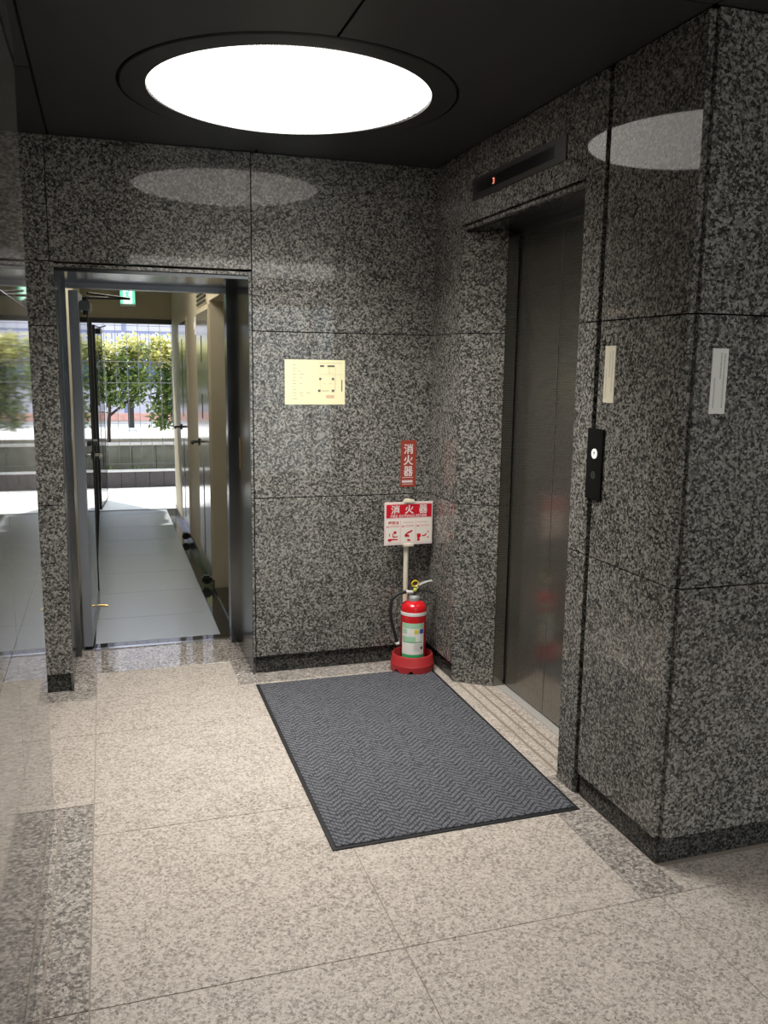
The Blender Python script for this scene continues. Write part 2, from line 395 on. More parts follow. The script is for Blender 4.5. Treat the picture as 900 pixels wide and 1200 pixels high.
bpanel(XB-.03, DX0, 0, ZP, 'granite_base', .014, 'plinth'); bpanel(DX1, XR+.03, 0, ZP, 'granite_base', .014, 'plinth')

wall_right = box('wall_right', XR+.02, XR+.10, -.34, .03, 0, ZC+.3, 'joint'); tag(wall_right, 'short dark granite wall between back corner and elevator', 'wall', kind='structure')
wall_column = tag(box('wall_column', XR+.02, XR+.10, -1.975, -1.41, 0, ZC+.3, 'joint'), 'dark granite column face beside the elevator and its front', 'wall', kind='structure')
wall_header = tag(box('wall_header', XR+.02, XR+.10, -1.41, -.34, 2.14, ZC+.3, 'joint'), 'dark granite header over the elevator opening', 'wall', kind='structure')
box('backing', XR+.02, XF+.2, YC+.03, YC+.15, 0, ZC+.3, 'joint', wall_column)
def rpanel(y0, y1, z0, z1, mat='granite', rec=0, name='granite_panel'):
    return box(name, XR+rec, XR+.024, y0+G, y1-G, z0+G, z1-G, mat, wall_column if y1 < -1.39 else wall_header if y0 < -1 else wall_right, .0012)
EY0, EY1 = -.352, -1.392
for a, b in vspans(ZP, ZC): rpanel(EY0+.004, -.001, a, b)
rpanel(EY0+.004, -.001, 0, ZP, 'granite_base', .012, 'plinth')
rpanel(EY1, EY0, 2.128, ZC); rpanel(EY1, EY0, 2.104, 2.122)
for a, b in vspans(0, ZC): rpanel(-1.512, EY1, a, b)
for a, b in vspans(ZP, ZC): rpanel(YC+.016, -1.534, a, b)
rpanel(YC+.016, -1.534, 0, ZP, 'granite_base', .014, 'plinth')
def cpanel(x0, x1, z0, z1, mat='granite', rec=0, name='granite_panel'):
    return box(name, x0+G, x1-G, YC+rec, YC+.04, z0+G, z1-G, mat, wall_column, .0012)
for u, v in ((XR+.018, 2.42), (2.42, XF)):
    for a, b in vspans(ZP, ZC): cpanel(u, v, a, b)
    cpanel(u, v, 0, ZP, 'granite_base', .014, 'plinth')
# splayed reveals of the elevator opening
RX = 1.715
for (ya, yb, s) in ((EY0, -.470, 1), (EY1, -1.262, -1)):
    for a, b in vspans(0, 2.10):
        prism('reveal_panel', [(XR+.002, ya), (RX, yb), (RX, yb+.05*s), (XR+.03, ya+.03*s)], a+G, b-G, 'granite', wall_right if s > 0 else wall_column)

wall_left = box('wall_left', XB-.2, XL-.02, -8.2, YLE-.02, 0, ZC+.3, 'joint'); tag(wall_left, 'mirror polished dark granite wall running along the left of the lobby', 'wall', kind='structure')
yl = [YLE, -2.0, -3.14, -4.28, -5.42, YR]
for a, b in zip(yl, yl[1:]):
    for z0, z1 in vspans(0, ZC): box('granite_panel', XL-.024, XL, b+.001, a-.001, z0+.001, z1-.001, 'granite', wall_left, .0006)
for z0, z1 in vspans(0, ZC): box('granite_panel', XB, XL-.026, YLE-.022, YLE, z0+.001, z1-.001, 'granite', wall_left, .0006)
wall_recess = box('wall_recess', XB-.2, XB, YLE, .03, 0, ZC+.3, 'granite'); tag(wall_recess, 'dark granite side of the recess behind the end of the left wall', 'wall', kind='structure')
wall_rear = box('wall_rear', XL-.6, .75, YR-.2, YR, 0, ZC+.3, 'granite'); tag(wall_rear, 'dark granite wall around the glazed street entrance', 'wall', kind='structure')
box('wall_segment', 3.25, XF+.25, YR-.2, YR, 0, ZC+.3, 'granite', wall_rear); box('wall_segment', .75, 3.25, YR-.2, YR, 2.25, ZC+.3, 'granite', wall_rear)
wall_side = box('wall_side', XF, XF+.2, YR, YC+.1, 0, ZC+.3, 'granite'); tag(wall_side, 'dark granite end wall of the lobby beyond the column', 'wall', kind='structure')

# glazed street entrance behind
ent = thing('entrance_glazing', (2, YR-.1, 0), 'steel framed glass street entrance in the rear lobby wall', 'entrance')
for x in (.75, 1.56, 2.40, 3.21): box('mullion', x, x+.04, YR-.13, YR-.07, 0, 2.25, 'steel', ent)
for x0, x1 in ((.79, 1.56), (1.60, 2.40), (2.44, 3.21)):
    box('rail', x0, x1, YR-.13, YR-.07, 2.21, 2.25, 'steel', ent); box('rail', x0, x1, YR-.13, YR-.07, 0, .08, 'steel', ent)
    box('pane', x0, x1, YR-.104, YR-.096, .08, 2.21, 'glass', ent)

# ------------------------------------------------------------------ ceiling
ceiling = box('ceiling', XB-.05, XF+.05, YR-.05, .04, ZC+.016, ZC+.2, 'joint'); tag(ceiling, 'charcoal metal panel ceiling with fine joints', 'ceiling', kind='structure')
LX, LY, LR, LO = .665, -.862, .497, .588
cxs = [XB, -.19, .68, 1.551]; cys = [.02, -.86, -2.0, -3.14, -4.28, -5.42, YR-.02]
def hole_panel(name, x0, x1, y0, y1):
    """ceiling panel with the circle of the luminaire cut out of it"""
    R_ = LO+.004
    pts = []; n = 48
    bm = bmesh.new()
    # polar fan between circle and rectangle, only for the quarter this panel covers
    cx, cy_ = LX, LY
    sx = 1 if x1 > cx+.2 else -1; sy_ = 1 if y1 > cy_+.2 else -1
    ax = (x0 if sx > 0 else x1); ay = (y0 if sy_ > 0 else y1); bx = (x1 if sx > 0 else x0); by = (y1 if sy_ > 0 else y0)
    a0 = math.asin(max(-1, min(1, (ay-cy_)*sy_/R_))); a1 = math.acos(max(-1, min(1, (ax-cx)*sx/R_)))
    inner = [(cx+sx*R_*math.cos(a0+(a1-a0)*k/n), cy_+sy_*R_*math.sin(a0+(a1-a0)*k/n)) for k in range(n+1)]
    outer = []
    corner = abs(math.atan2(abs(by-ay), abs(bx-ax)))
    for k in range(n+1):
        t = k/n
        if t <= .5: outer.append((bx, ay+(by-ay)*t*2))
        else: outer.append((bx+(ax-bx)*(t-.5)*2, by))
    for z in (ZC, ZC+.015):
        vi = [bm.verts.new((x, y, z)) for x, y in inner]; vo = [bm.verts.new((x, y, z)) for x, y in outer]
        for k in range(n): bm.faces.new((vi[k], vi[k+1], vo[k+1], vo[k]))
        if z == ZC: lowi, lowo = vi, vo
        else:
            for k in range(n):
                bm.faces.new((lowi[k], lowi[k+1], vi[k+1], vi[k])); bm.faces.new((lowo[k], lowo[k+1], vo[k+1], vo[k]))
    bmesh.ops.recalc_face_normals(bm, faces=bm.faces)
    return obj(name, bm, 'ceil', ceiling)
PX0, PX1, PY0, PY1 = .25, 2.45, -5.3, -3.95      # rear luminous panel
g = .004
for i, (x0, x1) in enumerate(zip(cxs, cxs[1:])):
    for j, (y1, y0) in enumerate(zip(cys, cys[1:])):
        a = (x0+g, x1-g, y0+g, y1-g) if j > 1 or i == 0 else (x0+g, x1-g, y0+(g if j else .001), y1-(g if j == 0 else .001))
        if i in (1, 2) and j in (0, 1): hole_panel('ceiling_panel', *a)
        else: box('ceiling_panel', *a, ZC, ZC+.015, 'ceil', ceiling, .0005)
for y1, y0 in zip(cys[2:], cys[3:]):
    for x0, x1 in ((1.551, 2.42), (2.42, 3.29), (3.29, XF)): box('ceiling_panel', x0+g, x1-g, y0+g, y1-g, ZC, ZC+.015, 'ceil', ceiling, .0005)

# round luminaire
lamp = thing('ceiling_light', (LX, LY, ZC), 'large round recessed ceiling light with a ribbed glowing diffuser and dark ring', 'ceiling light')
bm = bmesh.new(); lathe(bm, LX, LY, [(LR, ZC-.004), (LO-.008, ZC-.004), (LO-.004, ZC), (LO-.004, ZC+.014), (LR, ZC+.014)], 96, True)
obj('trim_ring', bm, 'ring', lamp, True)
bm = bmesh.new(); nr = 118; 
for k in range(nr):                                       # linear ribs of the acrylic diffuser
    x0 = -LR+2*LR*k/nr; x1 = x0+2*LR/nr; xm = (x0+x1)/2
    h = lambda x: math.sqrt(max(0, (LR-.001)**2-x*x))
    z = lambda x: ZC+.010-.012*math.sqrt(max(0, 1-(x/LR)**2))
    q = [bm.verts.new((LX+x, LY+s*h(x), z(x)-d)) for x, d in ((x0, 0), (xm, .004), (x1, 0)) for s in (-1, 1)]
    bm.faces.new((q[0], q[1], q[3], q[2])); bm.faces.new((q[2], q[3], q[5], q[4]))
bmesh.ops.remove_doubles(bm, verts=bm.verts, dist=1e-5)
for f in bm.faces:
    f.normal_update()
    if f.normal.z > 0: f.normal_flip()
obj('diffuser', bm, 'lamp', lamp)
def downlight(name, shape, sx, sy_, loc, watts, col, spread):
    ld = bpy.data.lights.new(name, 'AREA'); ld.shape = shape; ld.size = sx; ld.size_y = sy_; ld.energy = watts; ld.color = col; ld.spread = math.radians(spread)
    o = bpy.data.objects.new(name, ld); C.objects.link(o); o.location = loc; return o
downlight('ceiling_lamp', 'DISK', 2*LR-.02, 2*LR-.02, (LX, LY, ZC-.012), LAMP_W, (1.0, .965, .915), 112)
# rear luminous ceiling panel (seen only as a reflection)
rl = thing('ceiling_light_panel', ((PX0+PX1)/2, (PY0+PY1)/2, ZC-.02), 'wide rectangular ceiling light panel over the lobby entrance', 'ceiling light')
box('frame', PX0-.03, PX1+.03, PY0-.03, PY1+.03, ZC-.012, ZC-.001, 'ring', rl); box('diffuser', PX0, PX1, PY0, PY1, ZC-.022, ZC-.012, 'panel', rl)
downlight('panel_lamp', 'RECTANGLE', PX1-PX0, PY1-PY0, ((PX0+PX1)/2, (PY0+PY1)/2, ZC-.024), PANEL_W, (1.0, .965, .92), 115)

# ------------------------------------------------------------------ doorway frame of dark steel
door_1 = thing('door_1', (.23, .3, 0), 'deep dark polished steel frame lining the corridor doorway', 'door frame', kind='structure')
YD = .60
box('lining', DX0-.012, DX0, .004, YD, 0, DZ+.01, 'steel', door_1); box('lining', DX1, DX1+.012, .004, YD, 0, DZ+.01, 'steel', door_1)
box('head_lining', DX0, DX1, .004, YD, DZ-.016, DZ-.002, 'steel', door_1)
box('stop', DX0, DX0+.022, .50, .535, 0, DZ-.016, 'steel', door_1); box('stop', DX1-.035, DX1, .52, YD, 0, DZ-.016, 'steel', door_1)
box('head_stop', DX0+.022, DX1-.035, .52, YD, DZ-.040, DZ-.016, 'leafsteel', door_1)
box('threshold', DX0, DX1, .585, .615, -.012, .004, 'chrome', door_1)
box('strike_plate', DX1-.004, DX1, .30, .345, .98, 1.14, 'brass', door_1)
for z in (.25, .95, 1.65): tubo('hinge', [(DX0+.008, .565, z), (DX0+.008, .565, z+.09)], .008, 'chrome', door_1)

# ------------------------------------------------------------------ corridor
CXL, CXR, CYE, CZ = -.20, .66, 5.06, 2.36
cfloor = box('floor_corridor', -.6, 1.2, .60, CYE+.12, -.2, -.012, 'slabjoint'); tag(cfloor, 'blue-grey slab floor of the corridor with dark polished edging', 'floor', kind='structure')
ys = [.70, 1.17, 1.764, 2.336, 2.961, 3.57, 4.22, 4.93, CYE+.12]
for a, b in zip(ys, ys[1:]): box('floor_slab', -.10, .57, a+.003, b-.003, -.012, 0, 'slab', cfloor, .0008)
box('edging', .572, CXR+.16, .615, CYE+.1, -.012, -.001, 'dark_polish', cfloor); box('edging', -.10, .572, .615, .699, -.012, -.001, 'dark_polish', cfloor)
box('edging', CXL, -.102, .615, CYE+.1, -.012, -.001, 'dark_polish', cfloor)
box('drainage_grate', -.12, .66, CYE+.10, CYE+.16, -.015, .002, 'gunmetal', cfloor)
wcl = box('wall_corridor_left', CXL-.2, CXL, .60, CYE, 0, CZ, 'cream'); tag(wcl, 'cream painted wall along the corridor behind the open glass door', 'wall', kind='structure')
wcr = box('wall_corridor_right', CXR, CXR+.1, 1.72, CYE, 0, CZ, 'cream'); tag(wcr, 'cream painted corridor wall with two steel service doors and a doorway', 'wall', kind='structure')
box('doorway_head', CXR, CXR+.1, .6, 1.72, 1.91, CZ, 'cream', wcr)
wsr = box('wall_side_room', 1.65, 1.75, .31, 3.0, 0, CZ, 'cream'); tag(wsr, 'walls of the unlit side room off the corridor', 'wall', kind='structure')
box('wall_segment', CXR+.1, 1.65, 2.9, 3.0, 0, CZ, 'cream', wsr); box('wall_segment', CXR+.1, 1.65, .31, .60, 0, CZ, 'cream', wsr); box('wall_segment', CXR+.1, 1.75, .31, 3.0, CZ-.1, CZ, 'cream', wsr); box('floor_slab', CXR+.16, 1.65, .6, 2.9, -.05, -.001, 'slab', wsr)
rdr = thing('room_door', (CXR+.11, 1.74, 0), 'cream flush door standing open into the side room', 'door')
prism('door_leaf', [(CXR+.105, 1.735), (CXR+.105+.205, 2.50), (CXR+.105+.245, 2.49), (CXR+.145, 1.725)], .01, 1.87, 'cream', rdr, .002)
for z in (.25, 1.55): tubo('hinge', [(CXR+.108, 1.722, z), (CXR+.108, 1.722, z+.10)], .007, 'chrome', rdr, 8)
box('skirting', CXR-.010, CXR, 1.72, CYE, 0, .06, 'steel', wcr)
box('sill_plate', CXR-.004, CXR+.1, .6, 1.70, 0, .012, 'steel', wcr)
wce = box('wall_corridor_end', -.6, -.13, CYE, CYE+.12, 0, CZ, 'cream'); tag(wce, 'cream end wall of the corridor above the exit', 'wall', kind='structure')
box('wall_segment', .71, 1.2, CYE, CYE+.12, 0, CZ, 'cream', wce); box('wall_segment', -.13, .71, CYE, CYE+.12, 1.945, CZ, 'cream', wce)
ccl = box('ceiling_corridor', -.6, 1.2, .30, CYE+.12, CZ, CZ+.15, 'cream'); tag(ccl, 'cream corridor ceiling', 'ceiling', kind='structure')
box('wall_corridor_head', -.6, 1.2, .31, .60, DZ+.02, CZ, 'cream'); tag(bpy.data.objects['wall_corridor_head'], 'cream wall over the doorway on the corridor side', 'wall', kind='structure')
cl = thing('corridor_fill_light', (.25, 2.1, CZ-.05), 'added unseen fill light on the corridor ceiling', 'ceiling light')  # unseen fixture, added to brighten the corridor walls
box('housing', .02, .42, .75, 2.75, CZ-.032, CZ-.002, 'white', cl); box('diffuser', .03, .41, .76, 2.74, CZ-.05, CZ-.032, 'corrfill', cl)

door_2 = thing('door_2', (.29, CYE, 0), 'black steel frame of the exit opening at the corridor end', 'door frame', kind='structure')
box('jamb', -.13, -.10, CYE-.03, CYE+.14, 0, 1.945, 'black', door_2); box('jamb', .67, .71, CYE-.03, CYE+.14, 0, 1.945, 'black', door_2)
box('head', -.10, .67, CYE-.03, CYE+.14, 1.90, 1.945, 'black', door_2)

def glass_leaf(name, A, B, z0, z1, th, label, stile, railh, mats, ft=.016):
    """framed glass leaf standing on the plan line A (hinge) to B (free end)"""
    A, B = Vector((*A, 0)), Vector((*B, 0)); d = (B-A).normalized(); L_ = (B-A).length; nrm = Vector((d.y, -d.x, 0))
    t = thing(name, (A.x, A.y, 0), label, 'door')
    P = on_plane(A, d, (0, 0, 1), nrm)
    fm, gm, em = mats; fs = .012
    plateo('stile', P, 0, stile, z0, z1, -th/2, th/2, fm, t, .002); plateo('stile', P, L_-fs, L_, z0, z1, th/2-ft, th/2, em, t, .002)
    plateo('rail', P, stile, L_-fs, z0, z0+railh, -th/2, th/2, fm, t, .002); plateo('rail', P, stile, L_-fs, z1-railh*.7, z1, -th/2, th/2, fm, t, .002)
    plateo('pane', P, stile-.005, L_-fs+.005, z0+railh-.005, z1-railh*.7+.005, th/2-.010, th/2-.004, gm, t)
    return t, P, L_
# near leaf, folded back along the corridor wall
t, P, L_ = glass_leaf('glass_door', (-.135, .62), (-.102, 1.47), .012, 1.86, .045, 'steel framed glass door standing open at the corridor doorway', .07, .09, ('leafsteel', 'glass', 'black'))
hb = plateo('handle_rose', P, L_-.055, L_-.02, .93, .98, .0225, .030, 'gunmetal', t, .002)
tubo('lever_handle', [P(L_-.038, .955, .03), P(L_-.038, .955, .06), P(L_-.06, .955, .068), P(L_-.15, .95, .068)], .009, 'chrome', t)
bm = bmesh.new(); tube(bm, [P(L_-.038, 1.03, .0225), P(L_-.038, 1.03, .05)], .020, 16); obj('lock_cylinder', bm, 'gunmetal', t, True)
tubo('door_stop', [P(.50, .10, .0225), P(.50, .10, .05), P(.50, .095, .085)], .007, 'brass', t)
cb = plateo('door_closer', P, .05, .26, 1.765, 1.815, .0225, .075, 'gunmetal', t, .006)
tubo('pivot', [P(.10, 1.745, .05), P(.10, 1.835, .05)], .014, 'black', cb)
tubo('arm', [P(.10, 1.832, .05), P(.17, 1.838, .27)], .0065, 'black', cb, 8); tubo('arm', [P(.17, 1.838, .27), P(-.02, 1.846, .07)], .006, 'black', cb, 8)
# far leaf, swung out over the paving
t, P, L_ = glass_leaf('glass_exit_door', (-.095, CYE+.16), (-.03, CYE+.90), .012, 1.885, .04, 'black framed tinted glass door standing open onto the paving', .02, .02, ('black', 'tintglass', 'chrome'), .010)
cb = plateo('door_closer', P, .04, .24, 1.80, 1.85, .02, .07, 'black', t, .005); tubo('arm', [P(.10, 1.86, .045), P(.02, 1.875, .12)], .007, 'black', cb, 8)
tubo('lever_handle', [P(L_-.04, .98, .02), P(L_-.04, .98, .06), P(L_-.14, .98, .065)], .009, 'chrome', t)

# exit sign
es = thing('exit_sign', (.245, CYE, 2.06), 'green and white lit running-man exit sign above the corridor exit', 'exit sign')
P = on_plane((.245, CYE, 2.165), (1, 0, 0), (0, 0, 1), (0, -1, 0))
plateo('housing', P, -.075, .075, -.105, .10, 0, .05, 'white', es, .003)
plateo('green_face', P, -.07, .07, -.08, .095, .05, .053, 'exitgreen', es)
plateo('white_face', P, -.042, .042, -.078, .093, .053, .055, 'exitwhite', es)
bm = bmesh.new(); disc(bm, P, .012, .052, .013, .055, .056, 14)
poly(bm, P, [(-.012, .036), (.014, .038), (.008, .0), (.024, -.022), (.018, -.052), (.008, -.052), (.01, -.024), (-.008, -.008), (-.014, -.03), (-.036, -.034), (-.036, -.024), (-.022, -.02), (-.012, .012), (-.026, .012), (-.028, .020)], .055, .056)
obj('running_figure', bm, 'exitgreen', es)

# service doors on the right-hand corridor wall
def service_door(y0, y1, label, slots, louvre):
    t = thing('service_door', (CXR, (y0+y1)/2, 0), label, 'door', 'steel service doors along the corridor')
    P = on_plane((CXR, y1, 0), (0, -1, 0), (0, 0, 1), (-1, 0, 0)); W_ = y1-y0
    lf = plateo('door_leaf', P, .004, W_-.004, .03, 1.86, 0, .012, 'creamdoor', t, .002)
    fr = plateo('door_frame', P, -.03, -.002, 0, 1.89, 0, .008, 'cream', t); plateo('door_frame', P, W_+.002, W_+.03, 0, 1.89, 0, .008, 'cream', t); plateo('door_frame', P, -.002, W_+.002, 1.862, 1.89, 0, .008, 'cream', t)
    for z0, z1 in slots: plateo('slot', P, W_*.42, W_*.42+.05, z0, z1, .012, .0135, 'gunmetal', lf)
    plateo('handle_rose', P, .05, .085, .92, .97, .012, .022, 'black', t); tubo('lever_handle', [P(.067, .945, .02), P(.067, .945, .07), P(.20, .945, .075)], .010, 'black', t)
    plateo('door_stop', P, W_-.10, W_-.02, .02, .075, .012, .075, 'black', t, .012)
    return t
service_door(3.36, 4.06, 'glossy service door with one long slot on each side of its lever, next to the exit', [(1.05, 1.72), (.16, .86)], False)
service_door(1.76, 2.47, 'glossy service door with two short slots over its lever, under the louvre', [(1.52, 1.70), (1.13, 1.30), (.16, .80)], True)
lv = thing('louvre_vent', (CXR, 2.14, 1.90), 'black slatted louvre vent above the service door', 'vent')
P = on_plane((CXR, 2.45, 1.905), (0, -1, 0), (0, 0, 1), (-1, 0, 0))
plateo('frame', P, 0, .62, 0, .19, 0, .006, 'cream', lv)
for k in range(6): plateo('slat', P, .03, .59, .012+k*.029, .026+k*.029, .006, .014, 'black', lv)
for y, z, s in ((2.58, 1.72, 'beside the louvre'), (4.14, 1.70, 'beside the exit')):
    sw = thing('switch_plate', (CXR, y, z), 'small white switch plate on the corridor wall '+s, 'switch')
    box('plate', CXR-.012, CXR, y-.04, y+.04, z, z+.13, 'white', sw, .003); box('rocker', CXR-.017, CXR-.012, y-.015, y+.015, z+.04, z+.09, 'label_white', sw)

# ------------------------------------------------------------------ outside, beyond the corridor
pv = box('paving', -9, 10, CYE+.12, 7.0, -.2, -.012, 'paving'); tag(pv, 'sunlit pale concrete paving outside the exit', 'paving', kind='structure')
ow = box('wall_exterior', -9, -.6, CYE-.1, CYE+.12, 0, 5.0, 'render'); tag(ow, 'outer face of the building beside the exit', 'wall', kind='structure')
box('wall_segment', 1.2, 10, CYE-.1, CYE+.12, 0, 5.0, 'render', ow); box('wall_segment', -.6, 1.2, CYE-.0, CYE+.12, CZ+.15, 5.0, 'render', ow)
kb = thing('kerb', (.5, 7.05, -.012), 'low dark tiled kerb in front of the planter', 'kerb')
box('core', -5, 6, 7.012, 7.14, -.012, .185, 'black', kb)
for k in range(36):
    x = -2.4+k*.17; box('tile', x+.003, x+.167, 7.0, 7.012, -.012, .185, 'kerb', kb, .001)
box('capping', -5, 6, 6.995, 7.16, .185, .20, 'concrete_top', kb, .002)
pw = thing('planter', (.5, 7.6, -.012), 'weathered board-marked concrete planter wall', 'planter')
xb = -3.0
for k in range(24):
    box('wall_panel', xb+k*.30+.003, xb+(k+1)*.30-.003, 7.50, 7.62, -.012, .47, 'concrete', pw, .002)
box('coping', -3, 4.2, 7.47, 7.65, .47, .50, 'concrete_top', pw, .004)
tag(box('planter_soil', -3, 4.2, 7.62, 8.7, -.01, .40, 'soil'), 'dark soil filling the planter', 'soil', kind='structure')
box('back_wall', -3, 4.2, 8.7, 8.8, -.012, .46, 'concrete_top', pw)
st = box('gravel_strip', -5, 6, 7.162, 7.498, -.05, .10, 'soil'); tag(st, 'narrow planting strip between kerb and planter wall', 'planting bed')
fn = thing('wire_fence', (.5, 7.30, .10), 'slender grey wire mesh fence in front of the shrubs', 'fence')
for k in range(31): tubo('vertical_wire', [(-1.6+k*.134, 7.30, .10), (-1.6+k*.134, 7.30, 2.6)], .0034, 'wire', fn, 6)
for z in (.25, 1.27, 1.53, 1.97, 2.4): tubo('horizontal_wire', [(-1.65, 7.305, z), (2.5, 7.305, z)], .006 if z < .5 else .0034, 'wire', fn, 6)
for k, (x, y, n_, lb_) in enumerate(((.03, 7.36, 8, 'slim green weed at the foot of the planter wall'), (.36, 7.40, 16, 'wide pale green weed at the foot of the planter wall'))):
    bm = bmesh.new(); rnd = random.Random(40+k)
    for q in range(n_):
        a = rnd.random()*6.28; l = .08+.07*rnd.random(); c = Vector((x+(rnd.random()-.5)*.012*n_, y, .10)); dv = Vector((math.cos(a)*.6, math.sin(a)*.4, .9)).normalized(); s_ = dv.cross(Vector((0, 0, 1))).normalized()*.018
        v4 = [bm.verts.new(c), bm.verts.new(c+dv*l*.6+s_), bm.verts.new(c+dv*l), bm.verts.new(c+dv*l*.6-s_)]; bm.faces.new(v4)
    tag(obj('weed', bm, 'leaf'), lb_, 'weed', 'weeds along the planter wall')

def shrub(x, y, seed, trunk, n, h0, h1, rx, label):
    rnd = random.Random(seed)
    t = thing('shrub', (x, y, .40), label, 'shrub', 'shrubs behind the wire fence')
    bm = bmesh.new(); tips = []
    base = Vector((x, y, .40))
    for br in trunk:
        pts = spline([base+Vector(p) for p in br[0]], 5); m_ = len(pts)
        tube(bm, pts, [br[1]*(1-.75*i/(m_-1)) for i in range(m_)], 7)
    obj('branches', bm, 'bark', t, True)
    for nm, mat, cnt, za, zb in (('foliage', 'leaf', n, h0, h1-.10), ('sunlit_foliage', 'leafsun', n//3, h1-.22, h1+.06)):  # upper leaves carry the sun in their colour
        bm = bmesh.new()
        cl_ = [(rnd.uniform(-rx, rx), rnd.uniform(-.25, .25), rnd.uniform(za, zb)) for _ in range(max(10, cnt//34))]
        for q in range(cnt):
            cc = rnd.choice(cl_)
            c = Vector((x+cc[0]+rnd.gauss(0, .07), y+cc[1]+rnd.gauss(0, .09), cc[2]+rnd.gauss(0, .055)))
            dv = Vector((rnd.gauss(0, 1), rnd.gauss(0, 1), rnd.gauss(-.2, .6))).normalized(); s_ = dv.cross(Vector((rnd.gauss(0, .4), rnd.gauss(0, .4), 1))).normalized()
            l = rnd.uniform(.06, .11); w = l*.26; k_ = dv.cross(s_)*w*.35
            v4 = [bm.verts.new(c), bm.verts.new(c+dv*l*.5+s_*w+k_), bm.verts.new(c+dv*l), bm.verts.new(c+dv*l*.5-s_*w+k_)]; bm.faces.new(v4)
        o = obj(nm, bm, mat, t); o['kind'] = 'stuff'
    return t
T1 = [([(0, 0, 0), (.01, 0, .30), (.03, 0, .55), (.02, 0, .9), (.05, .02, 1.2)], .030), ([(.02, 0, .42), (.18, -.02, .55), (.38, -.03, .72), (.50, 0, 1.0)], .020), ([(.02, 0, .55), (-.10, 0, .85), (-.16, .02, 1.15)], .014), ([(.30, -.02, .65), (.55, 0, .70), (.75, .02, .78)], .010)]
T2 = [([(0, 0, 0), (.03, 0, .4), (-.02, 0, .8), (.05, 0, 1.2)], .022), ([(.02, 0, .5), (.2, .02, .8), (.28, .02, 1.1)], .014), ([(.0, 0, .6), (-.2, .02, .85), (-.3, 0, 1.05)], .014)]
shrub(.02, 8.0, 3, T1, 3600, 1.02, 1.78, .50, 'shrub with a forked dark trunk seen through the exit, top tinted yellow as if sunlit')
shrub(1.15, 8.1, 5, T2, 4600, .72, 1.78, .50, 'shrub next to the forked one, hanging lower over the wall')
shrub(-1.1, 8.1, 8, T2, 3400, .80, 1.74, .48, 'shrub hidden by the open doors')
shrub(2.3, 8.2, 9, T2, 3000, .75, 1.74, .50, 'shrub at the end of the planter row')

rd = box('street', -14, 16, 8.8, 22, -.2, .36, 'road'); tag(rd, 'pale sunlit street behind the planter', 'street', kind='structure')
bo = thing('bollard', (.40, 11.5, .36), 'dark square bollard on a pale base standing behind the planter', 'bollard')
box('post', .36, .46, 11.45, 11.55, .42, .90, 'black', bo, .006); box('base', .31, .51, 11.40, 11.60, .36, .42, 'concrete_top', bo, .006)
lw = thing('boundary_wall', (0, 13.5, .36), 'low pinkish boundary wall across the street', 'wall')
for k in range(16): box('wall_panel', -8+k+.004, -7+k-.004, 13.4, 13.55, .36, .42, 'concrete_top', lw, .004); box('coping', -8+k+.004, -7+k-.004, 13.38, 13.57, .42, .56, 'pinkwall', lw, .004)
bd = thing('building', (0, 16, .36), 'pale building across the street with dark window bands', 'building')
box('facade', -10, 12, 16, 16.6, .36, 7.5, 'bldg', bd)
for k in range(11):
    for z in (1.0, 3.4, 5.6):
        w_ = box('window', -9.6+k*2, -8.1+k*2, 15.97, 16.0, z, z+.95 if z > 2 else z+.8, 'railblue', bd); box('pane', -9.53+k*2, -8.17+k*2, 15.955, 15.97, z+.07, z+.87 if z > 2 else z+.73, 'glasswin', w_)
rl_ = thing('railing', (0, 14.6, .36), 'blue-grey railing of thin bars above the hedge line', 'railing')
for k in range(9): box('post', -6+k*1.6-.04, -6+k*1.6+.04, 14.56, 14.64, .36, 2.75, 'railblue', rl_)
for z in (1.62, 1.78, 2.12): box('rail', -6.2, 7, 14.58, 14.62, z, z+.05, 'railblue', rl_)
bm = bmesh.new()
for k in range(120): bbox(bm, -6.1+k*.11-.011, -6.1+k*.11+.011, 14.59, 14.61, 1.83, 2.12)
o = obj('balusters', bm, 'railblue', rl_); o['kind'] = 'stuff'
# street behind the entrance
rs = box('street_front', -14, 18, -30, YR-1.8, -.25, -.05, 'road'); tag(rs, 'pale street outside the glazed entrance', 'street', kind='structure')

# ------------------------------------------------------------------ elevator
EC = (-.470-1.262)/2; DXE = 1.778
el = thing('elevator_door', (1.75, EC, 0), 'two-leaf etched stainless elevator door in a dark steel surround', 'elevator')
seam = -.848
box('door_leaf', DXE, DXE+.03, seam+.0012, -.40, .006, 2.10, 'etched', el, .001); box('door_leaf', DXE, DXE+.03, -1.34, seam-.0012, .006, 2.10, 'etched', el, .001)
box('seam_strip', DXE-.0012, DXE, seam+.002, seam+.0055, .006, 2.10, 'seam', el)  # thin plain steel line along the leaf edge
box('jamb', RX+.004, DXE-.008, -.468, -.44, 0, 2.10, 'etched', el, .001); box('jamb', RX+.004, DXE-.008, -1.29, -1.264, 0, 2.10, 'etched', el, .001)
box('head', RX, DXE-.006, -1.264, -.468, 2.068, 2.10, 'steel', el, .001)
box('soffit', XR+.026, DXE+.05, -1.40, -.345, 2.10, 2.128, 'steel', el)
box('sill', DXE-.042, DXE+.05, -1.33, -.41, -.03, .001, 'sillm', el)
box('shaft_lining', DXE+.04, DXE+.06, -1.42, -.33, -.02, 2.2, 'black', el)
ind = thing('floor_indicator', (XR, -.86, 2.2), 'dark horizontal elevator position display over the door', 'indicator')
P = on_plane((XR, -.459, 2.214), (0, -1, 0), (0, 0, 1), (-1, 0, 0))
plateo('frame', P, 0, .802, 0, .088, 0, .006, simple('dark_bronze_frame', (.035, .034, .032), .45), ind, .001); plateo('display', P, .05, .72, .022, .066, .006, .0066, simple('black_display_glass', (.004, .004, .005), .3), ind)
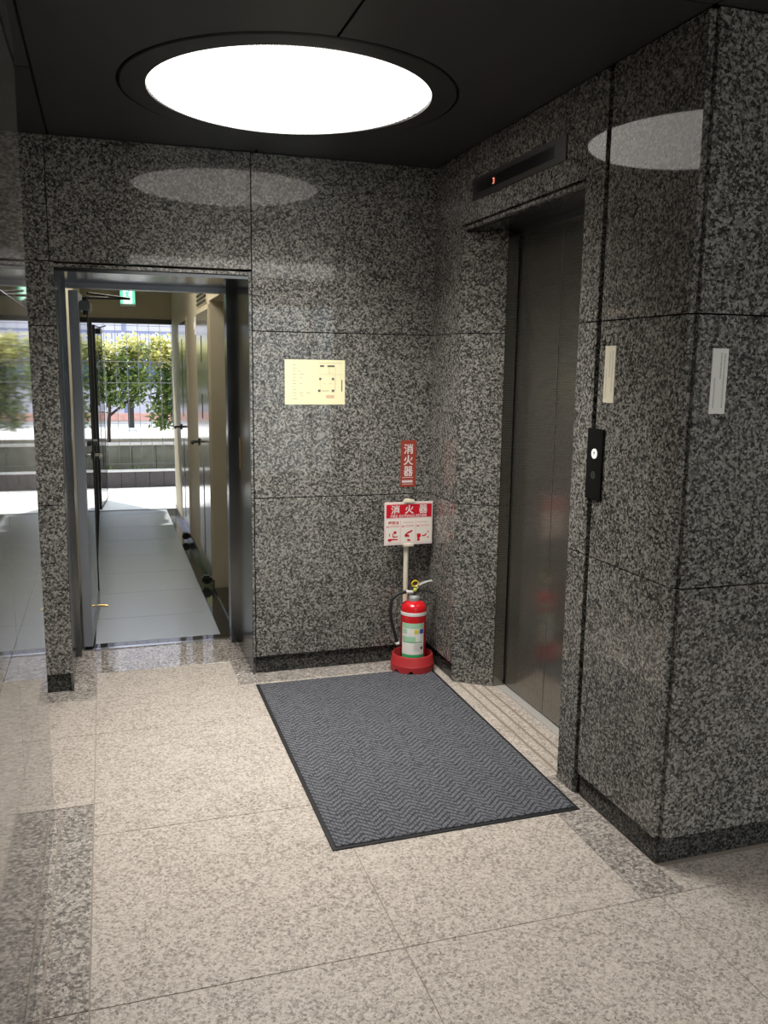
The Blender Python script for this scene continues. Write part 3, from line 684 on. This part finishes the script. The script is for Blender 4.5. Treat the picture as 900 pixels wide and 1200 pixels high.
lettering('digit', '3', P, .215, .044, .024, .0075, 'led', ind, width=.020, bold=.02)

cp_ = thing('call_panel', (XR, -1.55, 1.07), 'black elevator call plate with a white lit up button', 'elevator buttons')
P = on_plane((XR, -1.500, 1.072), (0, -1, 0), (0, 0, 1), (-1, 0, 0))
plateo('plate', P, 0, .096, 0, .238, 0, .0075, simple('black_gloss_plate', (.008, .008, .008), .2), cp_, .002)
bm = disc(bmesh.new(), P, .050, .155, .0165, .0075, .0095, 28); bt = obj('up_button', bm, 'btn', cp_)
bm = bmesh.new(); poly(bm, P, [(.050, .1635), (.0445, .1565), (.0485, .1565), (.0485, .148), (.0515, .148), (.0515, .1565), (.0555, .1565)], .0095, .010); obj('arrow', bm, 'black', bt)
bm = disc(bmesh.new(), P, .048, .083, .013, .0075, .009, 24); ks = obj('key_switch', bm, 'gunmetal', cp_)
plateo('key_slot', P, .0465, .0495, .074, .092, .009, .0095, 'black', ks)

def strip_label(name, P, w, h, mat, label, cols):
    t = thing(name, tuple(P(w/2, 0, 0)), label, 'label')
    plateo('card', P, 0, w, 0, h, 0, .0015, mat, t)
    for k, (u, wd, v0, v1) in enumerate(cols):                 # vertical lines of print too small to read
        bm = bmesh.new(); v = v1; rnd = random.Random(k+3)
        while v > v0+.004:
            d = rnd.uniform(.003, .0055); plate(bm, P, u-wd/2*rnd.uniform(.7, 1), u+wd/2*rnd.uniform(.7, 1), v-d, v, .0015, .0018); v -= d+.0016
        obj('print', bm, 'greyp', t)['kind'] = 'stuff'
P = on_plane((XR, -1.573, 1.397), (0, -1, 0), (0, 0, 1), (-1, 0, 0))
strip_label('notice_strip', P, .060, .181, 'label_cream', 'cream upright notice strip above the elevator call plate', [(.012, .004, .01, .11), (.030, .005, .08, .16), (.045, .005, .03, .165)])
P = on_plane((1.620, YC, 1.383), (1, 0, 0), (0, 0, 1), (0, -1, 0))
strip_label('notice_strip', P, .053, .182, 'label_white', 'white upright notice strip on the column front', [(.012, .005, .015, .10), (.030, .005, .095, .17), (.0415, .005, .015, .168)])

# ------------------------------------------------------------------ notice on the back wall
P = on_plane((.808, 0, 1.321), (1, 0, 0), (0, 0, 1), (0, -1, 0))
nt_ = thing('wall_notice', (.955, 0, 1.321), 'pale yellow notice sheet with a small floor plan', 'notice')
plateo('sheet', P, 0, .293, 0, .211, 0, .0015, 'paper', nt_)
bm = bmesh.new(); rnd = random.Random(2)
for k in range(12):
    v = .185-k*.0145; u = .038
    for q in range(rnd.choice((1, 2, 3))):
        l = rnd.uniform(.012, .022); plate(bm, P, u, u+l, v, v+.0022, .0015, .0018); u += l+rnd.uniform(.010, .016)
obj('print', bm, 'ink', nt_)['kind'] = 'stuff'
bm = bmesh.new()
for u0, u1, v0, v1 in ((.165, .278, .195, .197), (.165, .278, .142, .1435), (.215, .217, .142, .175), (.245, .2465, .05, .175), (.172, .173, .065, .125), (.172, .21, .064, .0655), (.172, .19, .122, .1235), (.243, .2445, .066, .125), (.2, .24, .150, .151), (.20, .24, .03, .045), (.185, .195, .098, .100), (.212, .228, .098, .100)): plate(bm, P, u0, u1, v0, v1, .0015, .0018)
obj('floor_plan', bm, 'inkred', nt_)['kind'] = 'stuff'
bm = bmesh.new()
for u0, u1, v0, v1 in ((.170, .190, .178, .186), (.206, .242, .178, .186), (.275, .280, .062, .118), (.166, .176, .116, .127), (.228, .239, .116, .127), (.160, .172, .060, .071), (.228, .240, .060, .071), (.178, .215, .0645, .066)): plate(bm, P, u0, u1, v0, v1, .0018, .0021)
obj('plan_marks', bm, 'inkdark', nt_)['kind'] = 'stuff'

# ------------------------------------------------------------------ sticker
P = on_plane((1.392, 0, .911), (1, 0, 0), (0, 0, 1), (0, -1, 0))
sk = thing('wall_sticker', (1.434, 0, .911), 'faded red upright sticker reading 消火器 on the granite wall', 'sticker')
plateo('card', P, 0, .080, 0, .233, 0, .0015, 'redstick', sk)
for i, ch in enumerate('消火器'): lettering('character', ch, P, .040, .190-.056*i, .050, .002, 'pinkw', sk, width=.050, bold=.018)
bm = bmesh.new()
for v in (.045, .012): plate(bm, P, .008, .066, v, v+.0025, .0015, .0019)
u = .008
while u < .064: plate(bm, P, u, u+.008, .021, .033, .0015, .0019); u += .0095
obj('print', bm, 'pinkw', sk)['kind'] = 'stuff'

# ------------------------------------------------------------------ floor mat
mat = thing('floor_mat', (1.07, -.89, 0), 'dark grey ribbed zigzag floor mat with black rubber edge in front of the elevator', 'mat')
mc = [(.630, -.148), (.625, -1.640), (1.510, -1.628), (1.517, -.150)]
def inset(pts, d):
    c = Vector((sum(p[0] for p in pts)/4, sum(p[1] for p in pts)/4)); return [(p[0]+(d if p[0] < c.x else -d), p[1]+(d if p[1] < c.y else -d)) for p in pts]
prism('rubber_edge', mc, .0003, .004, 'rubber', mat, .001)
prism('pile', inset(mc, .014), .004, .0085, 'mat', mat, .002)

# ------------------------------------------------------------------ fire extinguisher stand
BX, BY, BZ = 1.425, -.133, .0092
sd = thing('extinguisher_stand', (BX, BY, BZ), 'red round extinguisher stand with a post carrying a red and white sign', 'stand')
bm = bmesh.new(); seg = 96; rings = []
prof = [(.086, 0), (.110, 0), (.110, .032), (.107, .036), (.103, .074), (.099, .080), (.094, .080), (.088, .045), (.084, .030), (.0, .030)]
for k in range(seg):
    a = 2*math.pi*k/seg; notch = min(abs((a-math.radians(c)+math.pi) % (2*math.pi)-math.pi) for c in (248, 318, 30, 150, 205)) < .10
    rings.append([bm.verts.new((BX+r*math.cos(a), BY+r*math.sin(a), BZ+(.013 if notch and i < 2 else z))) for i, (r, z) in enumerate(prof[:-1])])
for k in range(seg):
    a, b = rings[k], rings[(k+1) % seg]
    for i in range(len(a)-1): bm.faces.new((a[i], b[i], b[i+1], a[i+1]))
bm.faces.new([r[-1] for r in rings])
bmesh.ops.recalc_face_normals(bm, faces=bm.faces)
obj('base', bm, 'redbase', sd, True, 35)
PXC, PYC = 1.405, -.066
tubo('post', [(PXC, PYC, BZ+.03), (PXC, PYC, .860)], .0125, 'creamplas', sd, 16)
SX0, SX1, SZ0, SZ1, SY = 1.283, 1.535, .632, .848, -.082
P = on_plane((SX0, SY, SZ0), (1, 0, 0), (0, 0, 1), (0, -1, 0)); SW, SH = SX1-SX0, SZ1-SZ0
sp_ = plateo('sign_plate', P, 0, SW, 0, SH, 0, .006, simple('pinkish_white_plate', (.78, .66, .64), .4), sd, .0015)
plateo('clip', P, SW*.5-.028, SW*.5+.028, SH-.006, SH+.010, -.008, .012, 'creamplas', sd, .003); plateo('clip', P, SW*.5-.028, SW*.5+.028, -.010, .006, -.008, .012, 'creamplas', sd, .003)
plateo('red_header', P, .009, SW-.006, SH*.635, SH-.012, .006, .0066, 'redsign', sp_)
for i, ch in enumerate('消火器'): lettering('character', ch, P, .055+.073*i, SH*.825, .044, .0070, 'pinkw', sp_, width=.046, bold=.022)
lettering('lettering', 'FIRE EXTINGUISHER', P, SW*.5, SH*.675, .014, .0070, 'pinkw', sp_, width=.190, bold=.012)
plateo('instruction_card', P, .009, SW-.008, .012, SH*.60, .006, .0066, simple('cream_white_card', (.82, .76, .68), .45), sp_)
bm = bmesh.new()
for u in (.082, .162): plate(bm, P, u, u+.0015, .016, SH*.58, .0066, .0069)
for u in (.010, .089, .168):
    plate(bm, P, u, u+.013, .089, .098, .0066, .0070)
    for v in (.097, .091): plate(bm, P, u+.018, u+.066, v, v+.0022, .0066, .0069)
for u in (.098, .172): plate(bm, P, u, u+.055, .112, .1145, .0066, .0069)
obj('rules', bm, simple('pink_print', (.72, .30, .32), .5), sp_)
lettering('lettering', '使用法', P, .046, .113, .016, .0070, 'redsign', sp_, width=.056, bold=.02)
bm = bmesh.new(); q = .0070
poly(bm, P, [(.018, .020), (.032, .020), (.040, .026), (.070, .026), (.070, .031), (.040, .033), (.030, .034), (.018, .031)], .0066, q); poly(bm, P, [(.024, .045), (.028, .045), (.028, .060), (.024, .060)], .0066, q)
poly(bm, P, [(.042, .040), (.056, .038), (.070, .044), (.068, .047), (.055, .043), (.046, .047), (.047, .060), (.042, .060)], .0066, q); disc(bm, P, .055, .064, .008, .0066, q, 12)
poly(bm, P, [(.108, .045), (.122, .056), (.140, .063), (.148, .071), (.143, .074), (.120, .064), (.104, .050)], .0066, q); poly(bm, P, [(.106, .040), (.132, .040), (.126, .052), (.110, .052)], .0066, q); poly(bm, P, [(.118, .022), (.134, .018), (.138, .024), (.122, .030)], .0066, q)
poly(bm, P, [(.170, .018), (.186, .018), (.184, .034), (.190, .038), (.190, .054), (.170, .054), (.170, .038), (.174, .034)], .0066, q); poly(bm, P, [(.196, .040), (.214, .040), (.222, .052), (.218, .056), (.210, .046), (.198, .046)], .0066, q)
for v in (.034, .062): disc(bm, P, .229, v, .004, .0066, q, 12)
obj('pictograms', bm, 'redsign', sp_)['kind'] = 'stuff'

# ------------------------------------------------------------------ fire extinguisher
TX, TY, TR, TB = 1.424, -.143, .0645, BZ+.031
def widen(bm):
    for v in bm.verts: v.co.y = TY+(v.co.y-TY)*2.2
fe = thing('fire_extinguisher', (TX, TY, TB), 'red fire extinguisher with green label and black hose standing in a red base', 'fire extinguisher')
bm = lathe(bmesh.new(), TX, TY, [(.056, TB), (TR, TB+.008), (TR, .318), (.0635, .328), (.058, .342), (.046, .353), (.032, .359), (.024, .361)], 48)
obj('cylinder', bm, 'red', fe, True, 50)
bm = lathe(bmesh.new(), TX, TY, [(TR+.0002, .293), (TR+.0012, .294), (TR+.0012, .309), (TR+.0002, .310)], 48); obj('white_band', bm, 'white', fe, True)
bm = bmesh.new(); prof = [(.022, .357), (.029, .361), (.030, .376), (.026, .385), (.018, .388)]; lathe(bm, TX, TY, prof, 16); obj('neck_nut', bm, 'alu', fe, True, 20)
vb = tubo('valve_body', [(TX, TY, .386), (TX, TY, .428)], .0125, 'gunmetal', fe, 14)
tubo('hose_fitting', [(TX-.008, TY-.004, .404), (TX-.045, TY-.006, .407)], .0085, 'white', fe, 12)
bm = bmesh.new(); tube(bm, spline([(TX+.008, TY, .424), (TX+.03, TY-.003, .442), (TX+.055, TY-.004, .452), (TX+.088, TY-.006, .459)], 4), .0055, 8); widen(bm); obj('squeeze_lever', bm, 'alu', fe, True)
bm = bmesh.new(); tube(bm, spline([(TX+.008, TY, .404), (TX+.045, TY-.003, .407), (TX+.075, TY-.004, .403), (TX+.094, TY-.006, .394)], 4), .006, 8); widen(bm); obj('carry_handle', bm, 'black', fe, True)
bm = bmesh.new(); rp = [(TX-.002+.0165*math.cos(a*math.pi/10), TY-.018, .450+.0145*math.sin(a*math.pi/10)) for a in range(21)]; tube(bm, rp, .0036, 8, False); obj('safety_pin_ring', bm, 'yellow', fe, True)
bm = bmesh.new(); bmesh.ops.create_uvsphere(bm, u_segments=14, v_segments=9, radius=.0105, matrix=Matrix.Translation((TX-.001, TY-.017, .418))); obj('indicator_bulb', bm, 'lime', fe, True)
tubo('pin_seal', [(TX+.004, TY-.018, .436), (TX+.012, TY-.017, .426)], .005, 'white', fe, 8)
hs = tubo('hose', spline([(TX-.045, TY-.006, .407), (TX-.085, TY-.008, .400), (TX-.118, TY-.010, .372), (TX-.126, TY-.012, .32), (TX-.118, TY-.014, .26), (TX-.102, TY-.016, .20), (TX-.090, TY-.016, .158)], 6), .0085, 'rubber', fe, 12)
bm = bmesh.new(); bmesh.ops.create_uvsphere(bm, u_segments=12, v_segments=8, radius=.011, matrix=Matrix.Translation((TX-.088, TY-.016, .150))); obj('nozzle_tip', bm, 'white', fe, True)
# wrapped paper label, facing the camera
ang0 = math.atan2(CAM[1]-TY, CAM[0]-TX)
def wrap(a0, a1, z0, z1, lift, n=14):
    bm = bmesh.new(); prev = None
    for k in range(n+1):
        a = ang0+a0+(a1-a0)*k/n; c, s_ = math.cos(a), math.sin(a)
        cur = [bm.verts.new((TX+(TR+lift)*c, TY+(TR+lift)*s_, z)) for z in (z0, z1)]
        if prev: bm.faces.new((prev[0], cur[0], cur[1], prev[1]))
        prev = cur
    return bm
HA = math.radians(56)
lb = obj('paper_label', wrap(-HA, HA*.93, .068, .258, .0006), 'label_white', fe, True)
obj('green_band', wrap(-HA, HA*.93, .068, .098, .0010), 'greenp', lb, True); obj('pale_green_band', wrap(-HA, HA*.93, .232, .258, .0010), 'lgreenp', lb, True)
obj('pale_green_band', wrap(-HA*.95, HA*.2, .165, .190, .0009), 'lgreenp', lb, True); obj('pale_green_band', wrap(-HA*.95, -HA*.5, .205, .228, .0009), 'lgreenp', lb, True)
obj('yellow_mark', wrap(HA*.08, HA*.40, .206, .226, .0010), 'yellowp', lb, True); obj('blue_mark', wrap(HA*.52, HA*.88, .205, .228, .0010), 'bluep', lb, True)
obj('green_rule', wrap(-HA*.9, HA*.75, .160, .164, .0010), 'greenp', lb, True)
for k in range(5): obj('print', wrap(HA*.05, HA*.55, .118+k*.008, .120+k*.008, .0010), 'greyp', lb, True)
obj('dark_mark', wrap(HA*.62, HA*.8, .124, .138, .0010), 'gunmetal', lb, True)

# exit opening paving surface, laid as large slabs
for i in range(8):
    for j in range(2):
        box('paving_slab', -3.2+i*.9+.004, -2.3+i*.9-.004, CYE+.165+j*.83, CYE+.165+(j+1)*.83-.005, -.012, -.001, 'paving', pv)
